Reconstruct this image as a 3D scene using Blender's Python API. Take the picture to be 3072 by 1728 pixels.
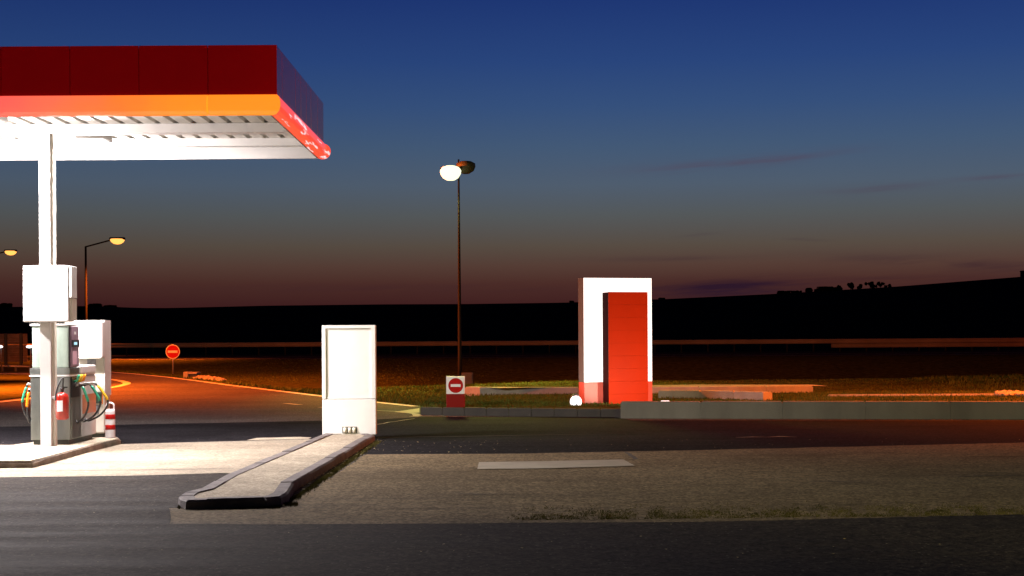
import bpy, bmesh, math, random
from mathutils import Vector, Matrix, noise
random.seed(7)
R = math.radians
scn = bpy.context.scene
for o in list(bpy.data.objects): bpy.data.objects.remove(o)

# ------------------------------------------------------------------ camera
F = 4267.0            # focal length in photo pixels (3072 wide)
CH = 1.6              # eye height
HY = 1012.0           # eye level row in the photo
ROLL = R(0.35)
cam_d = bpy.data.cameras.new('camera'); cam = bpy.data.objects.new('camera', cam_d)
scn.collection.objects.link(cam); scn.camera = cam
cam_d.sensor_width = 36; cam_d.lens = 36*F/3072; cam_d.clip_end = 5000; cam_d.clip_start = .1
cam_d.shift_y = (HY-864)/3072
cam.matrix_world = Matrix.Translation((0,0,CH)) @ Matrix.Rotation(R(90),4,'X') @ Matrix.Rotation(-ROLL,4,'Z')

def P(px, py, Y):                                   # photo point at distance Y
    u = px-1536; v = HY-py
    a = u*math.cos(ROLL)+v*math.sin(ROLL); b = -u*math.sin(ROLL)+v*math.cos(ROLL)
    return Vector((a*Y/F, Y, CH+b*Y/F))
def G(px, py, z=0.0):                               # photo point on the level z
    u = px-1536; v = HY-py
    b = -u*math.sin(ROLL)+v*math.cos(ROLL)
    Y = (z-CH)*F/b
    return P(px, py, Y)

# ------------------------------------------------------------------ world (dusk sky)
def lin(c): c/=255; return c/12.92 if c <= .04045 else ((c+.055)/1.055)**2.4
def rgb(r,g,b): return (lin(r),lin(g),lin(b),1)
w = bpy.data.worlds.new('World'); scn.world = w; w.use_nodes = True
nt = w.node_tree; nt.nodes.clear()
def N(t, nt=nt, **k):
    n = nt.nodes.new(t)
    for a,b in k.items(): setattr(n,a,b)
    return n
def L(a, b, nt=nt): nt.links.new(a, b)
def MATH(nt, op, a, b=None, c=None, clamp=False):
    n = nt.nodes.new('ShaderNodeMath'); n.operation = op; n.use_clamp = clamp
    for i,x in enumerate((a,b,c)):
        if x is None: continue
        if isinstance(x,(int,float)): n.inputs[i].default_value = x
        else: nt.links.new(x, n.inputs[i])
    return n.outputs[0]
tc = N('ShaderNodeTexCoord'); sep = N('ShaderNodeSeparateXYZ'); L(tc.outputs['Generated'], sep.inputs[0])
mr = N('ShaderNodeMapRange'); mr.inputs[1].default_value = 0; mr.inputs[2].default_value = .4
L(sep.outputs[2], mr.inputs[0])
ramp = N('ShaderNodeValToRGB'); L(mr.outputs[0], ramp.inputs[0])
stops = [(0.0,(58,27,22)),(.0235,(64,32,32)),(.038,(76,45,40)),(.050,(85,61,53)),(.064,(87,76,67)),(.085,(84,88,90)),(.106,(79,93,110)),
         (.132,(67,89,118)),(.16,(53,80,124)),(.19,(41,69,124)),(.237,(28,52,114)),(.30,(17,34,86)),(.4,(8,15,42))]
el = ramp.color_ramp.elements
while len(el) < len(stops): el.new(.5)
for e,(p,c) in zip(el, stops): e.position = p/.4; e.color = rgb(*c)
# thin dusk cloud streaks: soft ellipses in azimuth / elevation, broken by stretched noise
az = MATH(nt,'ARCTAN2', sep.outputs[0], sep.outputs[1])
cmb = N('ShaderNodeCombineXYZ'); L(MATH(nt,'MULTIPLY',az,9.0), cmb.inputs[0]); L(MATH(nt,'MULTIPLY',MATH(nt,'SUBTRACT',sep.outputs[2],MATH(nt,'MULTIPLY',az,.06)),120.0), cmb.inputs[1])
nz = N('ShaderNodeTexNoise'); nz.inputs['Scale'].default_value = 1.0; nz.inputs['Detail'].default_value = 5; nz.inputs['Roughness'].default_value=.6
L(cmb.outputs[0], nz.inputs['Vector'])
nr = N('ShaderNodeMapRange'); nr.inputs[1].default_value=.36; nr.inputs[2].default_value=.66; L(nz.outputs[0], nr.inputs[0])
acc = None
def azel(px,py):
    p = P(px,py,1000)-Vector((0,0,CH)); p.normalize(); return math.atan2(p.x,p.y), p.z
for (px,py,sx,sy,amt,tilt) in [(2180,489,270,17,.5,-.055),(2300,478,230,13,.3,-.09),(2620,566,190,13,.4,-.03),(2190,862,230,22,1.3,0.0),(2060,880,260,16,.5,0),(3010,530,120,8,.5,0),
                          (2880,792,300,18,.75,.07),(2700,835,320,14,.5,.03),(2000,775,240,8,.3,0),(2110,702,60,5,.45,-.08),(2420,719,60,4,.4,.06),(2950,860,170,9,.35,0),(1150,866,600,14,.25,0)]:
    a0,z0 = azel(px,py)
    da = MATH(nt,'SUBTRACT',az,a0); dz = MATH(nt,'SUBTRACT',MATH(nt,'SUBTRACT',sep.outputs[2],z0),MATH(nt,'MULTIPLY',da,-tilt))
    q = MATH(nt,'ADD', MATH(nt,'POWER',MATH(nt,'ABSOLUTE',MATH(nt,'DIVIDE',da,sx/F)),2.0), MATH(nt,'POWER',MATH(nt,'ABSOLUTE',MATH(nt,'DIVIDE',dz,sy/F)),2.0))
    g = MATH(nt,'MULTIPLY',MATH(nt,'EXPONENT',MATH(nt,'MULTIPLY',q,-1.0)),amt)
    acc = g if acc is None else MATH(nt,'ADD',acc,g)
cl = MATH(nt,'MULTIPLY',acc,nr.outputs[0],clamp=True)
mx = N('ShaderNodeMix', data_type='RGBA'); L(cl, mx.inputs[0])
side = N('ShaderNodeMapRange'); side.inputs[1].default_value=-.36; side.inputs[2].default_value=.05; side.inputs[3].default_value=.87; side.inputs[4].default_value=1.0; L(az, side.inputs[0])
sm = N('ShaderNodeMix', data_type='RGBA', blend_type='MULTIPLY'); sm.inputs[0].default_value=1; L(ramp.outputs[0], sm.inputs[6]); L(side.outputs[0], sm.inputs[7]); L(sm.outputs[2], mx.inputs[6])
cc = N('ShaderNodeMapRange'); cc.inputs[1].default_value=.05; cc.inputs[2].default_value=.11; L(sep.outputs[2], cc.inputs[0])
cm = N('ShaderNodeMix', data_type='RGBA'); L(cc.outputs[0], cm.inputs[0]); cm.inputs[6].default_value=rgb(44,24,40); cm.inputs[7].default_value=rgb(84,66,84); L(cm.outputs[2], mx.inputs[7])
east = N('ShaderNodeMapRange', interpolation_type='SMOOTHSTEP'); east.inputs[1].default_value=-.5; east.inputs[2].default_value=.7; east.inputs[3].default_value=.12; east.inputs[4].default_value=1.0
L(sep.outputs[1], east.inputs[0])
bgn = N('ShaderNodeBackground'); L(mx.outputs[2], bgn.inputs[0]); L(east.outputs[0], bgn.inputs[1])
wo = N('ShaderNodeOutputWorld'); L(bgn.outputs[0], wo.inputs[0])
scn.view_settings.view_transform = 'Standard'; scn.view_settings.look = 'None'
scn.view_settings.exposure = 0; scn.view_settings.gamma = 1
try:
    scn.cycles.sample_clamp_indirect = 4; scn.cycles.use_denoising = True; scn.cycles.max_bounces = 6
except Exception: pass

# ------------------------------------------------------------------ lamps' light (each set at a modelled fixture; canopy fills are added)
def light(kind, name, loc, power, color, size=.2, aim=None, spot=None, blend=.4, parent=None, size_y=None):
    d = bpy.data.lights.new(name, kind); d.energy = power; d.color = color
    o = bpy.data.objects.new(name, d); scn.collection.objects.link(o); o.location = loc
    if kind == 'AREA':
        d.size = size
        if size_y: d.shape='RECTANGLE'; d.size_y = size_y
    else: d.shadow_soft_size = size
    if kind == 'SPOT': d.spot_size = R(spot); d.spot_blend = blend
    if aim is not None:
        o.rotation_euler = (Vector(aim)-Vector(loc)).to_track_quat('-Z','Y').to_euler()
    if parent is not None:
        o.parent = parent; o.location = Vector(loc)-parent.location
    return o
WHITE=(1,.90,.90); SODIUM=(1,.135,.009); MERC=(.92,1,.22); WARM=(1,.72,.47)

# ------------------------------------------------------------------ materials
mats = {}
def mat(name, col, rough=.6, metal=0, emis=None, es=0, spec=.5, noise_amt=0, nscale=8, bump=0, bscale=40, coat=0, stretch=None, col2=None, wear=0):
    m = bpy.data.materials.new(name); m.use_nodes = True; t = m.node_tree
    b = t.nodes['Principled BSDF']
    b.inputs['Base Color'].default_value = (*col,1); b.inputs['Roughness'].default_value = rough
    b.inputs['Metallic'].default_value = metal; b.inputs['Specular IOR Level'].default_value = spec
    b.inputs['Coat Weight'].default_value = coat
    if emis: b.inputs['Emission Color'].default_value = (*emis,1); b.inputs['Emission Strength'].default_value = es
    tcn = t.nodes.new('ShaderNodeTexCoord'); mp = t.nodes.new('ShaderNodeMapping'); t.links.new(tcn.outputs['Object'], mp.inputs[0])
    if stretch: mp.inputs['Scale'].default_value = stretch
    if noise_amt or col2:
        n = t.nodes.new('ShaderNodeTexNoise'); n.inputs['Scale'].default_value = nscale; n.inputs['Detail'].default_value = 6; n.inputs['Roughness'].default_value=.65
        t.links.new(mp.outputs[0], n.inputs['Vector'])
        r = t.nodes.new('ShaderNodeMapRange'); r.inputs[1].default_value=.3; r.inputs[2].default_value=.7; t.links.new(n.outputs[0], r.inputs[0])
        x = t.nodes.new('ShaderNodeMix'); x.data_type='RGBA'; t.links.new(r.outputs[0], x.inputs[0])
        c2 = col2 or tuple(c*(1+noise_amt) for c in col)
        x.inputs[6].default_value = (*(tuple(c*(1-noise_amt) for c in col)),1); x.inputs[7].default_value = (*c2,1)
        t.links.new(x.outputs[2], b.inputs['Base Color'])
        rr = t.nodes.new('ShaderNodeMapRange'); rr.inputs[3].default_value = max(0,rough-.08); rr.inputs[4].default_value=min(1,rough+.1); t.links.new(n.outputs[0], rr.inputs[0]); t.links.new(rr.outputs[0], b.inputs['Roughness'])
    if bump:
        n2 = t.nodes.new('ShaderNodeTexNoise'); n2.inputs['Scale'].default_value = bscale; n2.inputs['Detail'].default_value = 4
        t.links.new(tcn.outputs['Object'], n2.inputs['Vector'])
        bp = t.nodes.new('ShaderNodeBump'); bp.inputs['Strength'].default_value = bump; bp.inputs['Distance'].default_value=.02
        t.links.new(n2.outputs[0], bp.inputs['Height']); t.links.new(bp.outputs[0], b.inputs['Normal'])
    mats[name] = m; return m

def asphalt(name, base, stone, rough=.85, spec=.07, contrast=4.6, big=.35, bscale=.35, grain=28, patch=None):
    """aggregate: fine grains, scattered pale chips, wide worn patches, faint tyre streaks along x"""
    m = bpy.data.materials.new(name); m.use_nodes = True; t = m.node_tree; b = t.nodes['Principled BSDF']
    tcn = t.nodes.new('ShaderNodeTexCoord')
    def nz(scale, det, sc=(1,1,1), loc=(0,0,0)):
        mp = t.nodes.new('ShaderNodeMapping'); mp.inputs['Scale'].default_value = sc; mp.inputs['Location'].default_value = loc
        t.links.new(tcn.outputs['Object'], mp.inputs[0])
        n = t.nodes.new('ShaderNodeTexNoise'); n.inputs['Scale'].default_value = scale; n.inputs['Detail'].default_value = det; n.inputs['Roughness'].default_value=.7
        t.links.new(mp.outputs[0], n.inputs['Vector']); return n.outputs[0]
    fine = nz(grain, 3); mid = nz(grain/4, 4); wide = nz(bscale, 5, (1,1,1)); streak = nz(.9, 4, (.22,1.6,1),(3,1,0))
    f = MATH(t,'MULTIPLY_ADD', MATH(t,'SUBTRACT',fine,.5), contrast, 1.0)
    g = MATH(t,'MULTIPLY_ADD', MATH(t,'SUBTRACT',mid,.5), contrast*.42, 1.0)
    h = MATH(t,'MULTIPLY_ADD', MATH(t,'SUBTRACT',wide,.5), big*4, 1.0)
    k = MATH(t,'MULTIPLY_ADD', MATH(t,'SUBTRACT',streak,.5), big*3, 1.0)
    stn = t.nodes.new('ShaderNodeMapRange'); stn.inputs[1].default_value=.55; stn.inputs[2].default_value=.68; stn.inputs[3].default_value=1; stn.inputs[4].default_value=.62
    t.links.new(nz(.55,6,(.45,1.3,1),(7,2,0)), stn.inputs[0])
    spt = t.nodes.new('ShaderNodeMapRange'); spt.inputs[1].default_value=.66; spt.inputs[2].default_value=.72; spt.inputs[3].default_value=1; spt.inputs[4].default_value=.55
    t.links.new(nz(2.6,3,(1,1,1),(17,5,0)), spt.inputs[0])
    v = MATH(t,'MULTIPLY',MATH(t,'MULTIPLY',f,g),MATH(t,'MULTIPLY',h,k)); v = MATH(t,'MULTIPLY',v,MATH(t,'MULTIPLY',stn.outputs[0],spt.outputs[0])); v = MATH(t,'MAXIMUM',v,.12)
    x = t.nodes.new('ShaderNodeMix'); x.data_type='RGBA'; x.blend_type='MULTIPLY'; x.inputs[0].default_value=1; x.inputs[6].default_value=(*base,1); t.links.new(v, x.inputs[7])
    vo = t.nodes.new('ShaderNodeTexVoronoi'); vo.inputs['Scale'].default_value = 22; t.links.new(tcn.outputs['Object'], vo.inputs['Vector'])
    sp = t.nodes.new('ShaderNodeSeparateColor'); t.links.new(vo.outputs['Color'], sp.inputs[0])
    chip = MATH(t,'MULTIPLY', MATH(t,'LESS_THAN',vo.outputs['Distance'],.22), MATH(t,'GREATER_THAN',sp.outputs[0],.86))
    y = t.nodes.new('ShaderNodeMix'); y.data_type='RGBA'; t.links.new(MATH(t,'MULTIPLY',chip,.6), y.inputs[0]); t.links.new(x.outputs[2], y.inputs[6]); y.inputs[7].default_value=(*stone,1)
    t.links.new(y.outputs[2], b.inputs['Base Color'])
    rr = MATH(t,'MULTIPLY_ADD', MATH(t,'SUBTRACT',streak,.5), .5, rough, clamp=True); t.links.new(rr, b.inputs['Roughness'])
    b.inputs['Specular IOR Level'].default_value=spec
    bp = t.nodes.new('ShaderNodeBump'); bp.inputs['Strength'].default_value=.5; bp.inputs['Distance'].default_value=.006
    t.links.new(fine, bp.inputs['Height']); t.links.new(bp.outputs[0], b.inputs['Normal'])
    mats[name]=m; return m

M_road   = asphalt('worn_asphalt', (.075,.068,.062), (.22,.2,.18), big=.35)
M_dark   = asphalt('dark_asphalt', (.013,.012,.0135), (.07,.065,.065), spec=.02, rough=.85, big=.25)
M_lane   = asphalt('brown_aggregate', (.132,.102,.062), (.26,.2,.14), contrast=3.4, big=.3)
M_near   = asphalt('forecourt_asphalt', (.025,.0205,.0165), (.16,.14,.12), big=.3)
M_moto   = asphalt('motorway_asphalt', (.05,.045,.04), (.08,.08,.08), rough=1.0, spec=0, big=.2, grain=12)
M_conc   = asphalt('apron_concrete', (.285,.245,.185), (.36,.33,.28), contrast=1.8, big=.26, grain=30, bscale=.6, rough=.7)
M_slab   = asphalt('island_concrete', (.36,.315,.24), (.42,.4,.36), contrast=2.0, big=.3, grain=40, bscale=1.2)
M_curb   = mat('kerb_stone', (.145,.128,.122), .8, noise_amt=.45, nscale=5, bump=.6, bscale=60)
M_wall   = mat('wall_concrete', (.155,.145,.118), .85, noise_amt=.22, nscale=1.2, bump=.4, bscale=50, stretch=(1,1,.35))
M_pave   = mat('pale_kerb_concrete', (.33,.31,.27), .85, noise_amt=.25, nscale=2, bump=.4, bscale=40)
M_paint  = mat('road_paint', (.62,.60,.55), .7, noise_amt=.25, nscale=9)
M_ypaint = mat('yellowed_paint', (.40,.36,.24), .7, noise_amt=.25, nscale=7)
M_joint  = mat('joint_tar', (.03,.028,.026), .8)
M_grass  = mat('grass_ground', (.035,.05,.012), .95, noise_amt=.5, nscale=3.5, bump=1, bscale=20, col2=(.085,.09,.03), spec=0)
M_blade  = mat('grass_blades', (.04,.075,.012), .8, noise_amt=.4, nscale=1.2, col2=(.11,.14,.03), spec=0)
M_hill   = mat('ploughed_hill', (.022,.022,.027), 1, noise_amt=.3, nscale=.01, spec=0)
M_tree   = mat('night_foliage', (.012,.014,.008), .9, spec=0, noise_amt=.2)
M_bark   = mat('bark', (.02,.015,.01), .9, noise_amt=.3)
M_red    = mat('red_panel_gloss', (.50,.0008,.0006), .10, noise_amt=.04, nscale=1.5, spec=.5)
M_redm   = mat('red_panel_matt', (.36,.020,.0004), .6, spec=.12, noise_amt=.06, nscale=1.5)
M_redb   = mat('red_plinth', (.62,.10,.07), .4, noise_amt=.08, nscale=2)
M_seam   = mat('dark_seam', (.02,.003,.003), .8)
M_white  = mat('white_enamel', (.8,.79,.76), .35, noise_amt=.04, nscale=3)
M_colw   = mat('column_paint', (.64,.63,.61), .4, noise_amt=.05, nscale=3)
M_cream  = mat('cream_enamel', (.72,.68,.58), .45, noise_amt=.07, nscale=4)
M_deck   = mat('deck_sheet', (.72,.70,.65), .5, noise_amt=.12, nscale=2.5)
M_steel  = mat('brushed_steel', (.26,.285,.27), .32, .85, noise_amt=.25, nscale=4, stretch=(1,1,.25))
M_gsteel = mat('greenish_glass_panel', (.40,.50,.44), .18, .35, noise_amt=.35, nscale=3, stretch=(1,1,.3))
M_galv   = mat('galvanised_steel', (.33,.32,.31), .55, .55, noise_amt=.3, nscale=3)
M_pole   = mat('lamp_pole_steel', (.014,.013,.012), .7, 0, spec=.1, noise_amt=.25, nscale=3)
M_black  = mat('black_rubber', (.012,.012,.014), .4)
M_dkgrey = mat('dark_plinth', (.05,.055,.05), .6, noise_amt=.2)
M_mauve  = mat('mauve_display_panel', (.28,.19,.25), .3, noise_amt=.15, nscale=12)
M_pink   = mat('pale_pink_label', (.75,.5,.6), .4)
M_lcd    = mat('lit_display', (.02,.03,.04), .2, emis=(.45,.75,.85), es=1.2)
M_green  = mat('green_sleeve', (.02,.26,.15), .35)
M_yellow = mat('yellow_sleeve', (.75,.45,.02), .35)
M_orange = mat('orange_sleeve', (.8,.25,.01), .35)
M_ext    = mat('extinguisher_red', (.32,.014,.006), .3, noise_amt=.1)
M_sticker= mat('white_sticker', (.8,.8,.78), .4)
M_grey   = mat('grey_notice', (.2,.2,.21), .5, noise_amt=.3, nscale=25)
M_screen = mat('dull_screen', (.06,.09,.075), .2)
M_face   = mat('backlit_white_face', (.8,.8,.8), .4, emis=(1,.985,.95), es=1.15)
M_sred   = mat('sign_red', (.38,.003,.002), .3, spec=.3)
M_swhite = mat('sign_white', (.78,.76,.72), .3)
M_board  = mat('timber_board', (.20,.14,.10), .8, noise_amt=.35, nscale=2.5, stretch=(1,1,3))
M_lensw  = mat('white_lamp_lens', (.9,.9,.9), .3, emis=(1,.97,.97), es=2.2)
M_lensg  = mat('mercury_lamp_lens', (.9,.9,.9), .3, emis=(.97,1,.66), es=1.4)
M_lenso  = mat('sodium_lamp_lens', (.9,.8,.6), .3, emis=(1,.40,.08), es=1.9)
M_rubble = mat('pale_rubble', (.3,.27,.23), .9, noise_amt=.4, nscale=10)
M_leaf   = mat('dry_litter', (.30,.24,.12), .8, noise_amt=.4, nscale=30)
M_paper  = mat('scrap_of_paper', (.7,.7,.68), .7)
# the lit band: coloured diffuser, lit from inside; side band has highlights painted in
def band_mat(name, stops, es, highlight=0):
    m = bpy.data.materials.new(name); m.use_nodes=True; t=m.node_tree; b=t.nodes['Principled BSDF']
    tcn=t.nodes.new('ShaderNodeTexCoord'); s=t.nodes.new('ShaderNodeSeparateXYZ'); t.links.new(tcn.outputs['Object'], s.inputs[0])
    r=t.nodes.new('ShaderNodeMapRange'); r.inputs[1].default_value=.1; r.inputs[2].default_value=3.6; 
    nn=t.nodes.new('ShaderNodeTexNoise'); nn.inputs['Scale'].default_value=1.3; nn.inputs['Detail'].default_value=2
    t.links.new(tcn.outputs['Object'], nn.inputs['Vector'])
    t.links.new(MATH(t,'MULTIPLY_ADD',nn.outputs[0],1.6,MATH(t,'SUBTRACT',s.outputs[0],.8)), r.inputs[0])
    cr=t.nodes.new('ShaderNodeValToRGB'); t.links.new(r.outputs[0], cr.inputs[0]); e=cr.color_ramp.elements
    while len(e)<len(stops): e.new(.5)
    for q,(p,c) in zip(e,stops): q.position=p; q.color=rgb(*c)
    if highlight:  # glossy highlight streaks painted into the glow colour
        mp=t.nodes.new('ShaderNodeMapping'); mp.inputs['Scale'].default_value=(9,.8,9); t.links.new(tcn.outputs['Object'],mp.inputs[0])
        n3=t.nodes.new('ShaderNodeTexNoise'); n3.inputs['Scale'].default_value=1.6; n3.inputs['Detail'].default_value=3; t.links.new(mp.outputs[0],n3.inputs['Vector'])
        q=t.nodes.new('ShaderNodeMapRange'); q.inputs[1].default_value=.565; q.inputs[2].default_value=.62; t.links.new(n3.outputs[0],q.inputs[0])
        x=t.nodes.new('ShaderNodeMix'); x.data_type='RGBA'; t.links.new(q.outputs[0],x.inputs[0]); t.links.new(cr.outputs[0],x.inputs[6]); x.inputs[7].default_value=(1,.75,.75,1)
        t.links.new(x.outputs[2], b.inputs['Emission Color'])
    else: t.links.new(cr.outputs[0], b.inputs['Emission Color'])
    b.inputs['Base Color'].default_value=(.7,.1,.05,1); b.inputs['Emission Strength'].default_value=es; b.inputs['Roughness'].default_value=.15
    return m
M_band  = band_mat('orange_lit_band', [(0,(255,96,88)),(.25,(255,112,80)),(.5,(255,125,48)),(.75,(255,145,30)),(1,(255,148,28))], 1.0)
M_bands = band_mat('pink_lit_band', [(0,(250,60,60)),(.5,(255,66,62)),(1,(255,80,60))], .95, highlight=1)

# ------------------------------------------------------------------ mesh helpers
class MB:
    def __init__(s): s.bm = bmesh.new()
    def box(s, x0,x1,y0,y1,z0,z1, bevel=0):
        g = bmesh.ops.create_cube(s.bm, size=1)
        for v in g['verts']:
            v.co = Vector((x0+(v.co.x+.5)*(x1-x0), y0+(v.co.y+.5)*(y1-y0), z0+(v.co.z+.5)*(z1-z0)))
        if bevel:
            es = list({e for v in g['verts'] for e in v.link_edges})
            bmesh.ops.bevel(s.bm, geom=es, offset=bevel, segments=2, affect='EDGES', profile=.6)
        return s
    def poly(s, pts, z0=None, z1=None, bevel=0):
        """prism over an outline (z1 top, z0 bottom) or a flat sheet when z0 is None"""
        top = [s.bm.verts.new((p[0],p[1],z1 if z1 is not None else p[2])) for p in pts]
        area = sum(pts[i][0]*pts[(i+1)%len(pts)][1]-pts[(i+1)%len(pts)][0]*pts[i][1] for i in range(len(pts)))
        if area < 0: top.reverse()
        f = s.bm.faces.new(top)
        if z0 is not None:
            bot = [s.bm.verts.new((v.co.x,v.co.y,z0)) for v in top]
            s.bm.faces.new(list(reversed(bot)))
            n = len(top)
            for i in range(n): s.bm.faces.new((top[i],bot[i],bot[(i+1)%n],top[(i+1)%n]))
            if bevel: bmesh.ops.bevel(s.bm, geom=list(f.edges), offset=bevel, segments=2, affect='EDGES')
        return s
    def tube(s, pts, r, seg=10, r1=None, caps=True):
        pts = [Vector(p) for p in pts]; n = len(pts); rings=[]
        up = None
        for i,p in enumerate(pts):
            d = (pts[min(i+1,n-1)]-pts[max(i-1,0)]).normalized()
            if up is None: up = Vector((0,0,1)) if abs(d.z)<.9 else Vector((1,0,0))
            a = d.cross(up).normalized(); b = a.cross(d).normalized(); up = b
            rr = r if r1 is None else r+(r1-r)*i/(n-1)
            rings.append([s.bm.verts.new(p+a*math.cos(2*math.pi*k/seg)*rr+b*math.sin(2*math.pi*k/seg)*rr) for k in range(seg)])
        for i in range(n-1):
            for k in range(seg):
                f=s.bm.faces.new((rings[i][k],rings[i][(k+1)%seg],rings[i+1][(k+1)%seg],rings[i+1][k])); f.smooth=True
        if caps: s.bm.faces.new(list(reversed(rings[0]))); s.bm.faces.new(rings[-1])
        return s
    def lathe(s, prof, c, seg=20, ax='Z'):
        rings=[]
        for (r,z) in prof:
            rings.append([s.bm.verts.new(Vector(c)+(Vector((math.cos(2*math.pi*k/seg)*r,math.sin(2*math.pi*k/seg)*r,z)) if ax=='Z' else Vector((math.cos(2*math.pi*k/seg)*r,z,math.sin(2*math.pi*k/seg)*r)))) for k in range(seg)])
        for i in range(len(prof)-1):
            for k in range(seg):
                f=s.bm.faces.new((rings[i][k],rings[i][(k+1)%seg],rings[i+1][(k+1)%seg],rings[i+1][k])); f.smooth=True
        s.bm.faces.new(list(reversed(rings[0]))); s.bm.faces.new(rings[-1])
        return s
    def sweep(s, prof, a, b):
        """closed (y,z)-style profile list of (offset vec) extruded from point list a to b"""
        A=[s.bm.verts.new(Vector(p)) for p in a]; B=[s.bm.verts.new(Vector(p)) for p in b]; n=len(A)
        for i in range(n): s.bm.faces.new((A[i],A[(i+1)%n],B[(i+1)%n],B[i]))
        s.bm.faces.new(list(reversed(A))); s.bm.faces.new(B); return s
def obj(name, mb, m, parent=None, local=False):
    bm = mb.bm if isinstance(mb, MB) else mb
    if parent is not None and not local:
        bmesh.ops.translate(bm, verts=bm.verts, vec=-world_loc(parent))
    bmesh.ops.recalc_face_normals(bm, faces=bm.faces)
    me = bpy.data.meshes.new(name); bm.to_mesh(me); bm.free(); me.materials.append(m)
    o = bpy.data.objects.new(name, me); scn.collection.objects.link(o)
    if parent is not None: o.parent = parent
    return o
def world_loc(o):
    v = Vector(o.location)
    while o.parent: o = o.parent; v += Vector(o.location)
    return v
def tag(o, label, cat, group=None):
    o['label']=label; o['category']=cat
    if group: o['group']=group
    return o
def thing(name, label, cat, loc, rz=0, group=None):
    o = bpy.data.objects.new(name, None); scn.collection.objects.link(o); o.location = loc; o.rotation_euler=(0,0,rz); o.empty_display_size=.1
    return tag(o,label,cat,group)
def struct(name, mb, m, kind='structure'):
    o = obj(name, mb, m); o['kind']=kind; return o
def copy_tree(o, parent=None):
    c = o.copy(); scn.collection.objects.link(c)
    if parent is not None: c.parent = parent
    for ch in [x for x in bpy.data.objects if x.parent == o]: copy_tree(ch, c)
    return c
def smooth(a,b,x):
    t=max(0,min(1,(x-a)/(b-a))); return t*t*(3-2*t)

# ------------------------------------------------------------------ ground
def ribbon(pts, wd, z):
    m = MB(); Ls=[];Rs=[]
    for i,p in enumerate(pts):
        a=Vector(pts[max(0,i-1)]); b=Vector(pts[min(len(pts)-1,i+1)]); d=(b-a); d.z=0; d.normalize(); n=Vector((-d.y,d.x,0))
        ww = wd[i] if isinstance(wd,(list,tuple)) else wd
        Ls.append(m.bm.verts.new((p[0]+n.x*ww/2,p[1]+n.y*ww/2,z))); Rs.append(m.bm.verts.new((p[0]-n.x*ww/2,p[1]-n.y*ww/2,z)))
    for i in range(len(pts)-1): m.bm.faces.new((Ls[i],Rs[i],Rs[i+1],Ls[i+1]))
    return m
EDGE = [G(1262,1218),G(1125,1204),G(965,1186),G(830,1170),G(700,1155),G(610,1143),G(520,1132),G(420,1122),G(330,1115),G(150,1108),G(0,1105)]
def gz(x, y):
    """terrain height: verge, crest and ditch on the right, rise to the motorway"""
    z = -.03 + .43*smooth(68,84,y)
    r = smooth(-6,2,x)*(1-.0*x)
    z += r*(.17*smooth(37.5,44,y) - .85*smooth(46.5,53,y)*(1-smooth(62,82,y)) - .17*smooth(46.5,53,y))
    n = noise.noise(Vector((x*.25,y*.25,0)))*.05*smooth(38,42,y)*r
    z += n + .16*smooth(13,19,x)*smooth(37,42,y)*(1-smooth(46,50,y))
    if y > 83: z = .40 - .012
    if y > 112: z = .38 - smooth(112,122,y)*.8
    return z
bm = bmesh.new()
xs = [-400,-250,-150,-90,-60]+[-45+1.5*i for i in range(0,61)]+[60,90,150,250,400]
ys = [-60,-20,0,10,20,26]+[28+1.0*i for i in range(0,60)]+[90,96,102,108,112,114,118,122,140]
grid = [[bm.verts.new((x,y,gz(x,y))) for x in xs] for y in ys]
for j in range(len(ys)-1):
    for i in range(len(xs)-1):
        f=bm.faces.new((grid[j][i],grid[j][i+1],grid[j+1][i+1],grid[j+1][i])); f.smooth=True
struct('ground', bm, M_grass)
# hill with its skyline
sky_pts = [(-600,924),(0,921),(280,918),(420,924),(513,924),(800,917),(1150,913),(1400,912),(1690,908),(1960,898),(2000,897),(2337,881),(2687,860),(3065,830),(3600,790)]
def sky_y(px):
    for (a,ya),(b,yb) in zip(sky_pts, sky_pts[1:]):
        if a<=px<=b: return ya+(yb-ya)*(px-a)/(b-a)
    return sky_pts[0][1] if px<0 else sky_pts[-1][1]
bm = bmesh.new(); cols=[]
HD=700.0
for px in range(-1600,4700,60):
    tp = P(px, sky_y(max(-600,min(3600,px))), HD); bs = P(px,1000,138)
    col=[]
    for k,t in enumerate((0,.1,.25,.45,.7,.88,1,1.15)):
        y = 138+(HD-138)*t; zz = -.42+(tp.z+.42)*t**1.12 if t<=1 else tp.z-6
        x = tp.x*y/HD
        col.append(bm.verts.new((x,y,zz)))
    cols.append(col)
for a,b in zip(cols,cols[1:]):
    for k in range(len(a)-1):
        f=bm.faces.new((a[k],b[k],b[k+1],a[k+1])); f.smooth=True
struct('hill', bm, M_hill)

wl = G(1862,1256); wr = G(3072,1259)
fore = [(-40,2),(30,2),(30,25.9),tuple(wr)[:2],tuple(wl)[:2],tuple(G(1262,1246))[:2]]+[tuple(p)[:2] for p in EDGE]+[(-45,82),(-70,82),(-70,2)]
struct('forecourt', MB().poly(fore, z1=.004), M_road)
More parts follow.
